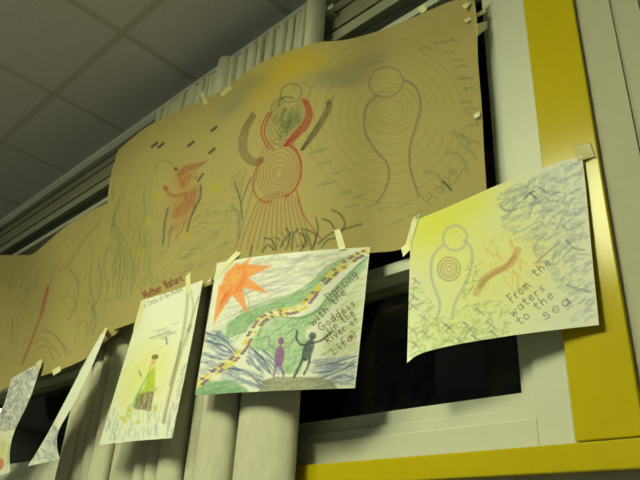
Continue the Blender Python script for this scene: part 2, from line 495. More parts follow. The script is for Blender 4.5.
FONT = {
 ' ': (0.35, []),
 'D': (0.7, [[(0.1, 0), (0.1, 1)], [(0.0, 1), (0.5, .85), (0.65, .5), (0.45, .1), (0, 0)]]),
 'G': (0.7, [[(.6, .85), (.3, 1), (.05, .6), (.1, .15), (.4, 0), (.62, .2), (.6, .45)], [(.35, .45), (.65, .45)]]),
 'R': (0.6, [[(.08, 0), (.08, 1)], [(.05, 1), (.45, .95), (.45, .6), (.08, .5)], [(.15, .5), (.55, 0)]]),
 'L': (0.5, [[(.1, 1), (.08, .5), (.05, 0)], [(.05, 0), (.5, .05)]]),
 'F': (0.5, [[(.1, 0), (.1, 1)], [(.05, 1), (.5, .95)], [(.1, .5), (.4, .52)]]),
 'M': (0.8, [[(.05, 0), (.1, 1)], [(.1, 1), (.4, .3)], [(.4, .3), (.7, 1)], [(.7, 1), (.75, 0)]]),
 'N': (0.65, [[(.05, 0), (.08, 1)], [(.08, 1), (.55, 0)], [(.55, 0), (.6, 1)]]),
 'H': (0.65, [[(.05, 0), (.1, 1)], [(.55, 0), (.6, 1)], [(.05, .5), (.6, .5)]]),
 'C': (0.6, [[(.55, .85), (.3, 1), (.05, .5), (.25, 0), (.55, .15)]]),
 'T': (0.6, [[(.3, 0), (.32, 1)], [(.02, .95), (.6, 1)]]),
 'a': (0.5, [[(.42, .55), (.15, .6), (.05, .25), (.2, 0), (.4, .15), (.43, .55)], [(.43, .55), (.48, 0)]]),
 'c': (0.42, [[(.4, .5), (.2, .6), (.05, .3), (.2, 0), (.42, .1)]]),
 'd': (0.5, [[(.42, .5), (.15, .6), (.05, .25), (.2, 0), (.4, .15)], [(.44, 1), (.44, 0)]]),
 'e': (0.45, [[(.05, .32), (.4, .36), (.35, .58), (.15, .58), (.04, .25), (.2, 0), (.42, .1)]]),
 'f': (0.4, [[(.4, .95), (.22, .95), (.17, .6), (.15, -.1)], [(.02, .5), (.38, .52)]]),
 'g': (0.5, [[(.42, .55), (.15, .6), (.05, .3), (.2, .05), (.42, .2)], [(.44, .55), (.42, -.25), (.1, -.3)]]),
 'h': (0.48, [[(.06, 1), (.06, 0)], [(.06, .4), (.25, .6), (.4, .4), (.42, 0)]]),
 'i': (0.18, [[(.08, .55), (.08, 0)], [(.08, .78), (.1, .85)]]),
 'l': (0.2, [[(.1, 1), (.1, 0)]]),
 'm': (0.7, [[(.05, .6), (.05, 0)], [(.05, .4), (.2, .6), (.33, .4), (.33, 0)], [(.33, .4), (.5, .6), (.63, .4), (.65, 0)]]),
 'n': (0.48, [[(.05, .6), (.06, 0)], [(.06, .4), (.25, .6), (.4, .4), (.42, 0)]]),
 'o': (0.45, [[(.22, .6), (.05, .35), (.15, .02), (.38, .1), (.4, .45), (.22, .6)]]),
 'p': (0.5, [[(.08, .6), (.06, -.5)], [(.08, .5), (.3, .62), (.45, .35), (.3, 0), (.08, .1)]]),
 'r': (0.38, [[(.06, .6), (.07, 0)], [(.07, .35), (.2, .58), (.36, .55)]]),
 's': (0.4, [[(.36, .55), (.12, .58), (.1, .4), (.34, .25), (.3, .02), (.04, .05)]]),
 't': (0.36, [[(.18, .95), (.17, .1), (.34, .02)], [(.0, .62), (.36, .65)]]),
 'u': (0.48, [[(.05, .6), (.08, .1), (.3, .02), (.42, .25)], [(.42, .6), (.45, 0)]]),
 'v': (0.42, [[(.03, .6), (.2, 0)], [(.2, 0), (.4, .6)]]),
 'w': (0.62, [[(.03, .6), (.15, 0)], [(.15, 0), (.3, .45)], [(.3, .45), (.45, 0)], [(.45, 0), (.6, .6)]]),
 '(': (0.25, [[(.2, 1.05), (.05, .5), (.2, -.1)]]),
 ')': (0.25, [[(.05, 1.05), (.2, .5), (.05, -.1)]]),
}

# ------------------------------------------------------------------ sheets of paper
def resample(poly, n):
    A = np.array(poly, float)
    if len(A) > 2:
        e = np.vstack([2*A[0]-A[1], A, 2*A[-1]-A[-2]]); out = []
        for i in range(1, len(e)-2):
            for t in np.linspace(0, 1, 12, endpoint=False):
                a, b, c, d = e[i-1:i+3]
                out.append(0.5*((2*b)+(-a+c)*t+(2*a-5*b+4*c-d)*t*t+(-a+3*b-3*c+d)*t**3))
        A = np.vstack(out+[A[-1]])
    L = np.concatenate([[0], np.cumsum(np.hypot(*np.diff(A, axis=0).T))])
    t = np.linspace(0, L[-1], n)
    return np.stack([np.interp(t, L, A[:, 0]), np.interp(t, L, A[:, 1])], -1)

def patch(top, bot, left, right, nu, nv):
    T, B = resample(top, nu), resample(bot, nu)
    Lf, Rt = resample(left, nv), resample(right, nv)
    u = np.linspace(0, 1, nu)[None, :, None]; v = np.linspace(0, 1, nv)[:, None, None]
    q = (1-v)*T[None]+v*B[None]+(1-u)*Lf[:, None]+u*Rt[:, None]
    q -= (1-u)*(1-v)*T[0]+u*(1-v)*T[-1]+(1-u)*v*B[0]+u*v*B[-1]
    return q, u[..., 0], v[..., 0]

def sheet(name, cv, mat, top, bot, left, right, depth, step, label, cat, group):
    nu = int(np.hypot(*np.subtract(top[0], top[-1]))/step)+2
    nv = int(np.hypot(*np.subtract(left[0], left[-1]))/step)+2
    q, u, v = patch(top, bot, left, right, nu, nv)
    y = depth(q[..., 0], q[..., 1], u, v)
    V = P(q[..., 0], q[..., 1], y)
    remember(V)
    col = cv.sample(q[..., 0], q[..., 1])
    return grid(name, V, mat, colors=col, label=label, cat=cat, group=group)

from mathutils.bvhtree import BVHTree
SURF = []
def remember(V):
    k = 5
    i = np.unique(np.r_[0:V.shape[0]:k, V.shape[0]-1]); j = np.unique(np.r_[0:V.shape[1]:k, V.shape[1]-1])
    W = V[np.ix_(i, j)]; h, w_ = W.shape[:2]
    q = [(a*w_+b, (a+1)*w_+b, (a+1)*w_+b+1, a*w_+b+1) for a in range(h-1) for b in range(w_-1)]
    SURF.append(BVHTree.FromPolygons(W.reshape(-1, 3).tolist(), q))

def tape(parent, quad, depths=None, mat='tape'):
    n = 12
    if depths is None:
        # lie on whatever sheet is in front at each point of the strip
        q, u, v = patch([quad[0], quad[1]], [quad[3], quad[2]], [quad[0], quad[3]], [quad[1], quad[2]], n, n)
        d = np.full((n, n), np.nan)
        for i in range(n):
            for j in range(n):
                a = P(q[i, j, 0], q[i, j, 1], 0.0)-CAM
                best = None
                for t in SURF:
                    hit = t.ray_cast(Vector(CAM), Vector(a/np.linalg.norm(a)))
                    if hit[0] is not None and (best is None or hit[3] < best[1]): best = (hit[0].y, hit[3])
                if best: d[i, j] = best[0]
        d = np.where(np.isnan(d), np.nanmean(d), d)
        p = np.pad(d, 1, mode='edge'); m = np.minimum.reduce([p[1:-1, 1:-1], p[:-2, 1:-1], p[2:, 1:-1], p[1:-1, :-2], p[1:-1, 2:]])
        o = grid('tape_strip', P(q[..., 0], q[..., 1], m-0.0012), M[mat])
        o.parent = parent; o['label'] = 'pale strip of masking tape'
        return o
    q, u, v = patch([quad[0], quad[1]], [quad[3], quad[2]], [quad[0], quad[3]], [quad[1], quad[2]], n, n)
    d = (1-u)*(1-v)*depths[0]+u*(1-v)*depths[1]+u*v*depths[2]+(1-u)*v*depths[3]
    # torn-off ragged short edges
    o = grid('tape_strip', P(q[..., 0], q[..., 1], d), M[mat])
    m = o.modifiers.new('thickness', 'SOLIDIFY'); m.thickness = 0.0006; m.offset = 0
    o.parent = parent
    o['label'] = 'pale strip of masking tape'
    return o

KRAFT = (0.40, 0.325, 0.132)
WHITE = (0.80, 0.80, 0.76)

# ---- the long brown mural
YM = -0.142
def mural_depth(px, py, u=None, v=None):
    px = np.asarray(px, float)
    return YM+(-0.045-YM)*smooth((px-300)/92.0)+0.017*smooth((px-400)/85.0) - 0.010*np.sin(px*0.055)*np.clip((400-px)/100, 0, 1)

def draw_mural():
    c = Canvas(84, -4, 494, 346, 3, KRAFT, 0.12); c.gain = 1.2; c.wide = 1.15
    GRN = (62, 72, 58); RED = (165, 45, 32); MAU = (120, 62, 62); LAV = (122, 92, 98); BLU = (96, 112, 118)
    # rubbed yellow and blue-grey pastel along the top
    c.smudge((288, 68), 38, 15, -20, (190, 165, 20), 0.75)
    c.smudge((262, 92), 14, 26, 40, (176, 150, 30), 0.5)
    c.smudge((318, 62), 26, 8, 25, (185, 160, 30), 0.45)
    for p, rx, ry, r in (((250, 84), 22, 8, -30), ((330, 76), 26, 9, -12), ((366, 64), 26, 8, -22), ((232, 106), 20, 8, -35), ((348, 82), 20, 6, -10)):
        c.smudge(p, rx, ry, r, (112, 118, 100), 0.5)
    c.smudge((420, 40), 70, 14, -20, (150, 125, 60), 0.2)
    # ground colour on the left
    c.smudge((140, 240), 26, 45, 15, (125, 125, 70), 0.35)
    c.hatch([(112, 185), (160, 180), (150, 285), (105, 315)], (100, 112, 80), 100, 60, 30, 1.0, 0.32, 10, 10)
    c.hatch([(200, 200), (245, 195), (240, 255), (175, 275)], (104, 114, 86), 150, 70, 16, 0.9, 0.3, 20, 8)
    c.hatch([(150, 230), (200, 240), (190, 280), (140, 290)], (110, 118, 80), 140, 40, 16, 0.9, 0.25, 25, 8)
    for p in ((213, 186), (217, 190), (155, 195), (149, 222), (112, 240), (186, 233), (139, 253)): c.smudge(p, 4, 5, 20, (175, 165, 30), 0.6)
    # small figure with the red hat
    c.smudge((183, 178), 9, 12, 20, (168, 112, 50), 0.6)
    c.fill([(176, 174), (184, 166), (196, 163), (209, 160), (198, 169), (186, 172), (179, 178)], (148, 72, 66), 0.55)
    c.hatch([(176, 175), (198, 170), (196, 182), (182, 188)], (160, 84, 44), 120, 16, 9, 1.0, 0.5, 15)
    c.smudge((180, 208), 12, 22, 22, (170, 118, 76), 0.55)
    c.fill([(190, 190), (200, 184), (197, 204), (186, 216), (176, 218), (181, 204)], (150, 72, 50), 0.4, 2.5)
    c.hatch([(178, 195), (200, 186), (196, 206), (178, 240), (166, 238)], (142, 62, 52), 110, 26, 12, 0.9, 0.45, 15)
    c.line([(165, 187), (169, 194), (177, 196), (186, 193)], (156, 92, 46), 3.2, 0.55)
    c.disc((166, 188), 3, 2.5, 0, (150, 78, 48), 0.6)
    c.line([(201, 186), (200, 198), (195, 208), (190, 220), (187, 232)], (66, 72, 72), 1.7, 0.7)
    c.line([(203, 174), (198, 181)], (60, 66, 66), 1.7, 0.8)
    c.line([(168, 208), (165, 222), (163, 244)], (72, 84, 92), 1.8, 0.65)
    c.line([(172, 226), (168, 246)], (82, 92, 100), 1.3, 0.5)
    c.line([(155, 172), (157, 164), (164, 160), (171, 163), (174, 168)], (110, 116, 84), 0.8, 0.6)
    c.disc((176, 169), 2.0, 1.6, 30, (52, 56, 60), 0.9)
    for x, y in ((154.5, 145), (161, 145.5), (191, 144), (214, 129), (212, 151)):
        c.line([(x-2.6, y+1.8), (x, y), (x+2.4, y-2.2)], (48, 54, 58), 2.2, 0.85)
    # twig and reeds left of the big figure
    c.line([(242, 219), (241, 205), (238, 192), (234, 182)], (58, 64, 56), 1.1, 0.75)
    c.line([(241, 204), (246, 190), (251, 178)], (66, 72, 60), 1.0, 0.7)
    c.line([(240, 198), (243, 180), (246, 170)], (84, 90, 70), 0.8, 0.5)
    for k in range(4): c.line([(237+k, 193-k*2), (231+k*3, 184-k*3), (233+k*3, 176-k*2)], (96, 100, 78), 0.7, 0.45)
    c.line([(232, 206), (238, 214), (239, 230), (238, 238)], (100, 110, 112), 3.0, 0.4)
    # big goddess figure
    c.ell((291, 93), 11, 9, -20, (92, 84, 48), 1.0, 0.6)
    c.ell((302, 91), 9, 8, -40, (110, 96, 56), 0.9, 0.45, -130, 110)
    c.line([(279, 106), (280, 100), (286, 97), (293, 98)], (64, 62, 48), 1.3, 0.65)
    c.line([(272, 112), (271, 104), (277, 99)], (120, 96, 60), 0.8, 0.5)
    for k in range(6):
        c.ell((285+k*0.4, 120-k*0.6), 17-k*2.6, 26-k*3.9, 14, (84, 98, 62), 1.0, 0.5, -60, 240)
    c.hatch([(272, 118), (282, 108), (300, 106), (300, 122), (288, 134), (276, 142)], (80, 96, 66), 105, 36, 14, 1.0, 0.45, 12)
    c.smudge((288, 122), 6, 9, 15, (74, 90, 64), 0.5)
    for dx in (0, 3.2): c.line([(268+dx, 113), (261.5+dx, 127), (263+dx, 139), (269+dx*1.3, 149)], (160, 44, 34), 1.2, 0.8)
    for k in range(4): c.line([(302+k*2, 99+k*0.6), (306+k*2, 110+k), (304+k*1.6, 122+k), (296+k*1.2, 131+k*1.4), (289-k*0.2, 139+k*1.6), (284+k, 146)], (160, 40, 34) if k != 2 else (150, 44, 58), 1.3, 0.8)
    c.line([(305, 118), (296, 138), (290, 148)], (150, 70, 50), 1.0, 0.6)
    for k in range(5):
        cc = (66, 50, 50) if k % 2 else (100, 72, 64)
        o = (k-2)*1.7
        c.line([(254+o*0.5, 112+k), (246+o, 128), (242.5+o*1.15, 145), (246+o, 156-o*0.5), (254+o*0.3, 162-o), (263, 160-o*0.7)], cc, 0.75, 0.85, 0.5)
        c.line([(329+o*0.8, 99+abs(o)), (328+o*0.8, 109), (319+o*0.9, 126), (311+o*0.7, 138), (302+o*0.5, 150)], cc, 0.75, 0.8, 0.5)
    c.line([(333, 97), (327, 106)], (84, 66, 64), 1.1, 0.6); c.line([(320, 122), (308, 138), (302, 150)], (70, 56, 56), 1.4, 0.55)
    for k in range(7):
        c.ell((278+k*0.2, 168+k*0.8), 21-k*2.9, 30-k*4.0, 12, (138, 72, 62), 0.85, 0.5)
    c.line([(287, 143), (296, 151), (301, 163), (300, 178), (294, 190), (285, 197)], RED, 1.7, 0.75)
    c.line([(262, 160), (255, 172), (253, 186), (257, 197), (265, 202), (272, 201)], RED, 1.4, 0.65)
    for k in range(13):
        x0 = 259+k*3.1
        c.line([(x0+2, 191+1.2*abs(k-6)), (x0-0.4*(6-k), 204), (x0-1.9*(6.5-k), 228), (x0-3.0*(6.3-k)+rng.normal()*1.5, 250-0.35*k)], (150, 66, 58) if k % 3 else (120, 74, 70), 0.9, 0.6)
    c.line([(258, 170), (250, 200), (240, 235), (234, 252)], (112, 80, 66), 0.9, 0.5)
    c.line([(296, 190), (304, 215), (316, 232), (322, 240)], RED, 1.3, 0.6)
    # dark grasses at its feet
    for a in ([(286, 250), (290, 236), (286, 228)], [(292, 250), (293, 236), (298, 229)], [(312, 250), (316, 236), (310, 231), (302, 229)],
              [(314, 246), (318, 230), (316, 218)], [(318, 244), (330, 234), (344, 229), (362, 224)], [(340, 234), (345, 224), (340, 214), (332, 210)],
              [(336, 231), (330, 222), (322, 219)], [(262, 252), (268, 245), (274, 250)], [(280, 248), (286, 238), (292, 232)], [(276, 250), (272, 240), (264, 238)],
              [(300, 252), (306, 240), (300, 233)], [(250, 256), (252, 246)], [(322, 247), (328, 240), (336, 238)]):
        c.line(a, GRN, 1.3, 0.75)
    c.hatch([(275, 232), (320, 228), (322, 248), (275, 252)], GRN, 60, 16, 12, 1.0, 0.5, 30)
    # pale outlined figure on the right
    c.ell((386, 82), 17, 15, -15, LAV, 1.5, 0.5)
    c.line([(377, 96), (367, 106), (364, 120), (367, 136), (377, 152), (387, 163), (389, 178), (384, 192), (378, 202)], LAV, 1.9, 0.55)
    c.line([(404, 80), (414, 86), (420, 98), (420, 112), (414, 132), (410, 148), (410, 166), (414, 182), (419, 196)], LAV, 2.0, 0.55)
    for k in range(9):
        c.ell((389, 112+k), 16+k*8.5, 13+k*8.8, 8, (128, 106, 72), 0.7, 0.32, 20-k*3, 340)
    for k in range(5): c.ell((392, 110), 6+k*5, 5+k*4.4, -10, (128, 104, 66), 0.7, 0.3)
    for x, y in ((441, 42), (449, 52), (458, 60), (463, 66), (462, 78), (467, 78), (466, 102), (470, 108), (473, 125), (462, 136), (474, 142), (426, 48), (452, 40), (470, 88)):
        c.line([(x-6, y+1.5), (x, y-0.5), (x+5, y+1.0)], (104, 116, 92), 1.6, 0.42)
    for x, y in ((322, 150), (325, 163), (330, 183), (345, 193), (322, 184), (338, 172), (360, 196), (372, 205), (385, 208), (405, 205), (315, 152), (398, 222), (352, 206), (415, 214)):
        c.line([(x-6, y+2), (x, y), (x+6, y-2)], (104, 116, 104), 1.5, 0.4)
    for a in ([(445, 153), (455, 153), (463, 159), (468, 172)], [(425, 172), (434, 173), (441, 180), (443, 190)], [(452, 132), (462, 136), (468, 142)], [(460, 144), (470, 150), (476, 158)], [(466, 112), (474, 116), (478, 124)]):
        c.line(a, (112, 122, 108), 2.8, 0.34)
    # the handwritten word
    c.text('Hope', (432, 207), (460, 168), 13, (98, 102, 90), 0.8, 0.5)
    c.line([(443, 181), (451, 190)], (70, 66, 72), 1.6, 0.75)
    c.line([(464, 168), (455, 182), (449, 186)], (90, 92, 88), 0.9, 0.5)
    # title above the narrow drawing
    c.text('Mother Nature', (145, 299), (184, 280), 7.5, (120, 44, 40), 1.0, 0.75)
    # tangled lines at the left end
    for k in range(5):
        c.line([(118-k*2, 200+k*6), (112+k*2, 230), (116+k*4, 262), (110+k*5, 300)], (96, 108, 92), 0.9, 0.38)
        c.line([(132+k*5, 250-k*3), (126+k*6, 272), (134+k*6, 292-k*3)], (100, 100, 80), 0.8, 0.3)
    return c
cm = draw_mural()
mural = sheet('paper_mural', cm, M['kraft'],
      [(118, 150), (136, 135), (155, 122), (200, 101), (225, 88), (262, 62), (300, 47), (320, 42), (344, 40), (372, 33), (402, 22), (430, 10), (452, 1), (474, -4)],
      [(113, 330), (150, 316), (205, 287), (260, 268), (320, 258), (370, 253), (402, 249), (445, 232), (488, 210)],
      [(118, 150), (109, 185), (108, 230), (112, 280), (113, 330)], [(474, -4), (477, 22), (478, 60), (482, 110), (484, 150), (488, 210)],
      mural_depth, 0.62, 'long brown paper mural with a red crayon goddess raising her arms', 'mural', None)
for q, d in (([(476.5, 24), (487, 21), (487.5, 28), (477, 36.5)], (-.033, .002, .002, -.033)),
             ([(464, 20), (486, 8), (487, 12), (466, 23)], (-.040, .002, .002, -.040)),
             ([(462, 6), (474, -4), (480, -6), (466, 9)], (-.042, -.034, -.012, -.042)),
             ([(473, 115), (479.5, 111), (480, 116), (475, 119)], (-.037, -.034, -.034, -.037))):
    tape(mural, q, d)
tape(mural, [(199, 93), (203, 91), (208, 103), (204, 105)], None, 'tape_clear')
tape(mural, [(220, 93), (230, 85), (232, 89), (222, 97)], None, 'tape_clear')
tape(mural, [(418, 8), (424, 4), (427, 10), (421, 14)])

# ---- the brown sheet at the left
def draw_left():
    c = Canvas(-40, 190, 130, 400, 3, KRAFT, 0.12)
    c.smudge((40, 290), 40, 40, 0, (110, 106, 62), 0.3)
    c.line([(48, 286), (44, 302), (40, 318), (34, 334), (27, 352), (22, 364)], (150, 62, 50), 2.6, 0.6)
    c.line([(48, 288), (42, 314)], (158, 66, 56), 3.8, 0.45)
    c.line([(60, 262), (54, 272), (50, 284)], (140, 82, 60), 1.4, 0.4)
    c.line([(98, 224), (84, 240), (70, 262), (60, 270)], (128, 96, 62), 2.2, 0.35)
    for a in ([(34, 345), (42, 338), (52, 346), (60, 356)], [(36, 350), (46, 346), (54, 360)], [(42, 332), (52, 334), (62, 344), (66, 356)]):
        c.line(a, (140, 72, 62), 1.2, 0.5)
    for a in ([(42, 328), (54, 334), (64, 346), (70, 354)], [(92, 262), (90, 285), (94, 305), (92, 325)], [(98, 262), (102, 280), (98, 300), (90, 310)], [(70, 270), (78, 285), (76, 305), (70, 318)], [(110, 240), (104, 262), (108, 290)], [(88, 300), (96, 318), (92, 334)]):
        c.line(a, (88, 98, 92), 1.4, 0.45)
    for a in ([(66, 268), (74, 272), (80, 284)], [(60, 300), (70, 296), (76, 304), (70, 312)], [(74, 326), (84, 320), (90, 330)], [(108, 300), (116, 306), (122, 300)]):
        c.line(a, (128, 92, 58), 1.2, 0.4)
    c.hatch([(0, 270), (40, 262), (28, 350), (0, 385)], (112, 112, 74), 105, 46, 24, 1.0, 0.3, 12, 8)
    c.hatch([(60, 230), (108, 210), (112, 320), (70, 350)], (108, 112, 80), 100, 46, 26, 0.9, 0.28, 12, 8)
    for p in ((12, 300), (56, 318), (82, 312), (112, 266)): c.smudge(p, 5, 8, 10, (160, 150, 40), 0.35)
    return c
left = sheet('paper_mural', draw_left(), M['kraft'],
      [(-30, 256), (0, 255), (22, 255), (34, 253), (60, 231), (85, 214), (107, 203), (120, 196)],
      [(-30, 405), (0, 391), (25, 381), (45, 375), (70, 366), (88, 357), (105, 343), (120, 330)],
      [(-30, 256), (-30, 405)], [(120, 196), (120, 330)],
      lambda px, py, u, v: -0.124+0.010*np.sin(px*0.09)+0*py, 0.7,
      'dim brown paper sheet with a red crayon streak, left of the long mural', 'mural', None)
tape(left, [(52, 370), (60, 366), (61, 371), (53, 376)])

# ---- drawing with the rainbow river
def draw_river():
    c = Canvas(188, 240, 376, 402, 4, WHITE, 0.06)
    GR = (116, 166, 122)
    c.hatch([(232, 262), (366, 249), (340, 266), (300, 296), (250, 314), (226, 312)], (176, 164, 190), -14, 130, 22, 1.9, 0.34, 8, 8)
    c.hatch([(240, 262), (360, 250), (330, 270), (260, 290)], (205, 200, 150), -12, 30, 20, 1.2, 0.4, 8)
    c.hatch([(212, 322), (232, 300), (250, 312), (238, 326), (214, 336)], (176, 170, 190), -20, 20, 12, 1.0, 0.35)
    # green banks
    up = [(228, 322), (246, 311), (268, 303), (290, 296), (306, 288), (320, 275), (336, 263), (354, 254), (366, 250), (352, 262), (338, 272), (322, 288), (306, 303), (288, 309), (264, 313), (246, 332), (224, 340)]
    c.fill(up, (124, 172, 120), 0.65, 1.5); c.hatch(up, GR, -35, 110, 14, 1.2, 0.5, 10, 8)
    dn = [(246, 348), (258, 330), (274, 319), (300, 317), (318, 309), (330, 292), (350, 272), (368, 257), (366, 268), (345, 290), (330, 308), (318, 322), (306, 330), (308, 352), (300, 374), (284, 374), (268, 352)]
    c.fill(dn, (132, 180, 122), 0.55, 1.5); c.hatch(dn, GR, -35, 130, 13, 1.2, 0.48, 16, 8)
    c.line([(258, 336), (264, 324), (278, 317), (300, 318), (318, 310), (328, 297), (345, 278), (367, 257)], (78, 136, 104), 2.2, 0.6)
    c.line([(240, 312), (262, 303), (292, 294), (310, 283), (326, 268), (344, 258)], (86, 140, 100), 2.0, 0.5)
    c.hatch([(322, 330), (345, 296), (367, 266), (359, 352), (320, 362)], (160, 190, 110), -28, 90, 18, 1.2, 0.4, 8, 8)
    c.hatch([(322, 330), (345, 296), (366, 268), (359, 352), (320, 362)], (206, 208, 120), -28, 50, 18, 1.4, 0.4, 8)
    c.hatch([(200, 345), (232, 318), (250, 318), (238, 345)], (140, 186, 140), -40, 26, 12, 1.0, 0.45)
    # sun
    OR = (242, 150, 68)
    for poly in ([(232, 271), (243, 263), (252, 256), (246, 268)], [(242, 264), (272, 266), (247, 278)], [(246, 276), (270, 294), (239, 287)], [(242, 286), (248, 315), (231, 293)], [(232, 295), (213, 325), (219, 284)],
                 [(225, 273), (236, 263), (246, 266), (249, 277), (241, 290), (229, 298), (219, 292)]):
        c.fill(poly, OR, 0.85, 0.9, 0.4)
    c.hatch([(220, 285), (238, 262), (250, 272), (240, 292), (228, 298)], (234, 112, 52), 110, 26, 12, 1.2, 0.4, 10)
    c.hatch([(216, 316), (224, 286), (234, 296)], (220, 96, 36), 112, 10, 12, 1.0, 0.5, 4)
    c.smudge((233, 279), 4, 9, 15, (240, 190, 90), 0.5)
    c.line([(242, 289), (249, 300), (248, 314)], (150, 150, 90), 0.9, 0.6)
    # waves
    BL = (84, 108, 164)
    for poly, ang, n in (([(204, 332), (222, 330), (240, 350), (234, 360), (206, 350)], 28, 44), ([(200, 352), (236, 354), (226, 368), (196, 378)], 10, 30), ([(250, 345), (262, 350), (284, 372), (266, 376), (246, 362)], 50, 46), ([(232, 366), (262, 372), (268, 390), (222, 380), (218, 372)], 24, 46), ([(306, 360), (358, 354), (356, 386), (330, 384), (312, 374)], -12, 70)):
        c.hatch(poly, (150, 168, 196), ang, n, 14, 1.4, 0.45, 8, 8)
        c.hatch(poly, BL, ang, int(n*0.8), 13, 1.0, 0.62, 10, 12)
    for a in ([(206, 333), (222, 338), (236, 352)], [(208, 341), (226, 347), (234, 356)], [(250, 347), (262, 358), (270, 372)], [(262, 349), (276, 362), (284, 374)], [(226, 368), (246, 372), (262, 386)], [(316, 366), (336, 362), (356, 356)], [(322, 378), (342, 370), (356, 362)]):
        c.line(a, (50, 66, 122), 1.7, 0.7)
    c.fill([(193, 397), (196, 386), (210, 381), (232, 380), (246, 388), (250, 394)], (110, 166, 122), 0.75, 1.2)
    c.hatch([(195, 396), (198, 386), (230, 381), (246, 392)], (84, 140, 104), -14, 30, 14, 1.1, 0.45)
    # rock
    rk = [(258, 392), (264, 380), (275, 377), (320, 377), (332, 381), (338, 389)]
    c.fill(rk, (140, 140, 116), 0.8, 1.0); c.hatch(rk, (116, 116, 96), -6, 30, 14, 1.0, 0.4)
    # path of coloured dabs
    path = resample([(196, 386), (206, 378), (221, 368), (236, 357), (245, 346), (253, 331), (263, 319), (276, 313), (292, 311), (306, 304), (316, 291), (328, 278), (342, 266), (356, 257), (370, 250)], 74)
    for i in range(len(path)-1):
        d = path[i+1]-path[i]; d /= np.linalg.norm(d); nrm = np.array([-d[1], d[0]])
        hw = 4.2*(0.75+0.3*math.sin(i/73*math.pi))
        c.line([path[i]-nrm*hw*0.6, path[i]+nrm*hw*0.6], (225, 222, 190), 2.6, 0.6)
    pc = [(116, 70, 106), (226, 200, 30), (104, 66, 104), (150, 84, 80), (230, 206, 30), (130, 80, 124)]
    for i in range(0, len(path)-1):
        d = path[i+1]-path[i]; d /= np.linalg.norm(d); nrm = np.array([-d[1], d[0]])
        for s in (-1, 1):
            if rng.random() < 0.16: continue
            col = pc[rng.integers(len(pc))]
            if 50 > i > 33 and rng.random() < 0.3: col = (226, 196, 40)
            o = nrm*s*(1.6+rng.random()*1.0)
            c.line([path[i]+o-d*0.7-nrm*0.5, path[i]+o+d*0.9+nrm*0.7], col, 2.5, 0.85, 0.5, gr=0.3)
    # two dancing figures
    PU = (138, 84, 156)
    c.disc((281, 341), 3.2, 3.6, 10, PU, 0.9); c.disc((279.5, 356), 5, 10.5, 6, PU, 0.9)
    c.line([(275, 349), (270, 345), (269, 337)], (150, 104, 160), 1.4, 0.8); c.line([(284, 348), (290, 345), (296, 337)], (160, 110, 160), 1.3, 0.7)
    c.line([(276, 364), (273.5, 377)], PU, 1.8, 0.85); c.line([(281, 364), (283.5, 377)], PU, 1.8, 0.85)
    TE = (40, 66, 80)
    c.disc((312.5, 336), 3.8, 3.8, 0, TE, 0.92); c.disc((308, 350), 5.2, 12, 20, TE, 0.92)
    c.line([(306, 345), (300, 344), (296.5, 338), (297, 331)], TE, 2.2, 0.9); c.line([(312, 343), (322, 340), (331, 332)], TE, 2.0, 0.9)
    c.line([(303, 358), (299, 367), (294, 377)], TE, 2.6, 0.9); c.line([(310, 357), (308, 366), (304, 374)], TE, 2.4, 0.9)
    # handwriting
    T = (96, 34, 54)
    for t, p, q, h in (('Dancing', (329, 301), (359, 274), 7.5), ('with the', (313, 326), (348, 292), 7.0), ('Goddess', (321, 331), (357, 304), 7.2), ('(in the', (330, 334), (356, 313), 6.5), ('River of', (328, 344), (360, 320), 7), ('Life)', (334, 355), (359, 334), 7.5)):
        c.text(t, p, q, h, T, 1.0, 0.85)
    c.disc((351.5, 337), 2.4, 2.4, 0, (150, 40, 60), 0.7)
    return c
DRG = 'white paper drawings hung below the mural'
river = sheet('crayon_drawing', draw_river(), M['paper'], [(217, 263), (260, 256), (320, 250), (370, 247)], [(195, 395), (270, 391), (355, 388)],
      [(217, 263), (206, 330), (195, 395)], [(370, 247), (363, 315), (355, 388)],
      lambda px, py, u, v: -0.159+0.085*smooth((px-290)/90)-0.004*np.sin(u*3.1)*v, 0.45,
      'white crayon drawing with orange sun and a winding checkered river', 'drawing', DRG)
tape(river, [(334, 230), (340, 229), (346, 249), (339, 250)])
tape(river, [(236, 251), (241, 253), (216, 279), (206, 283)])

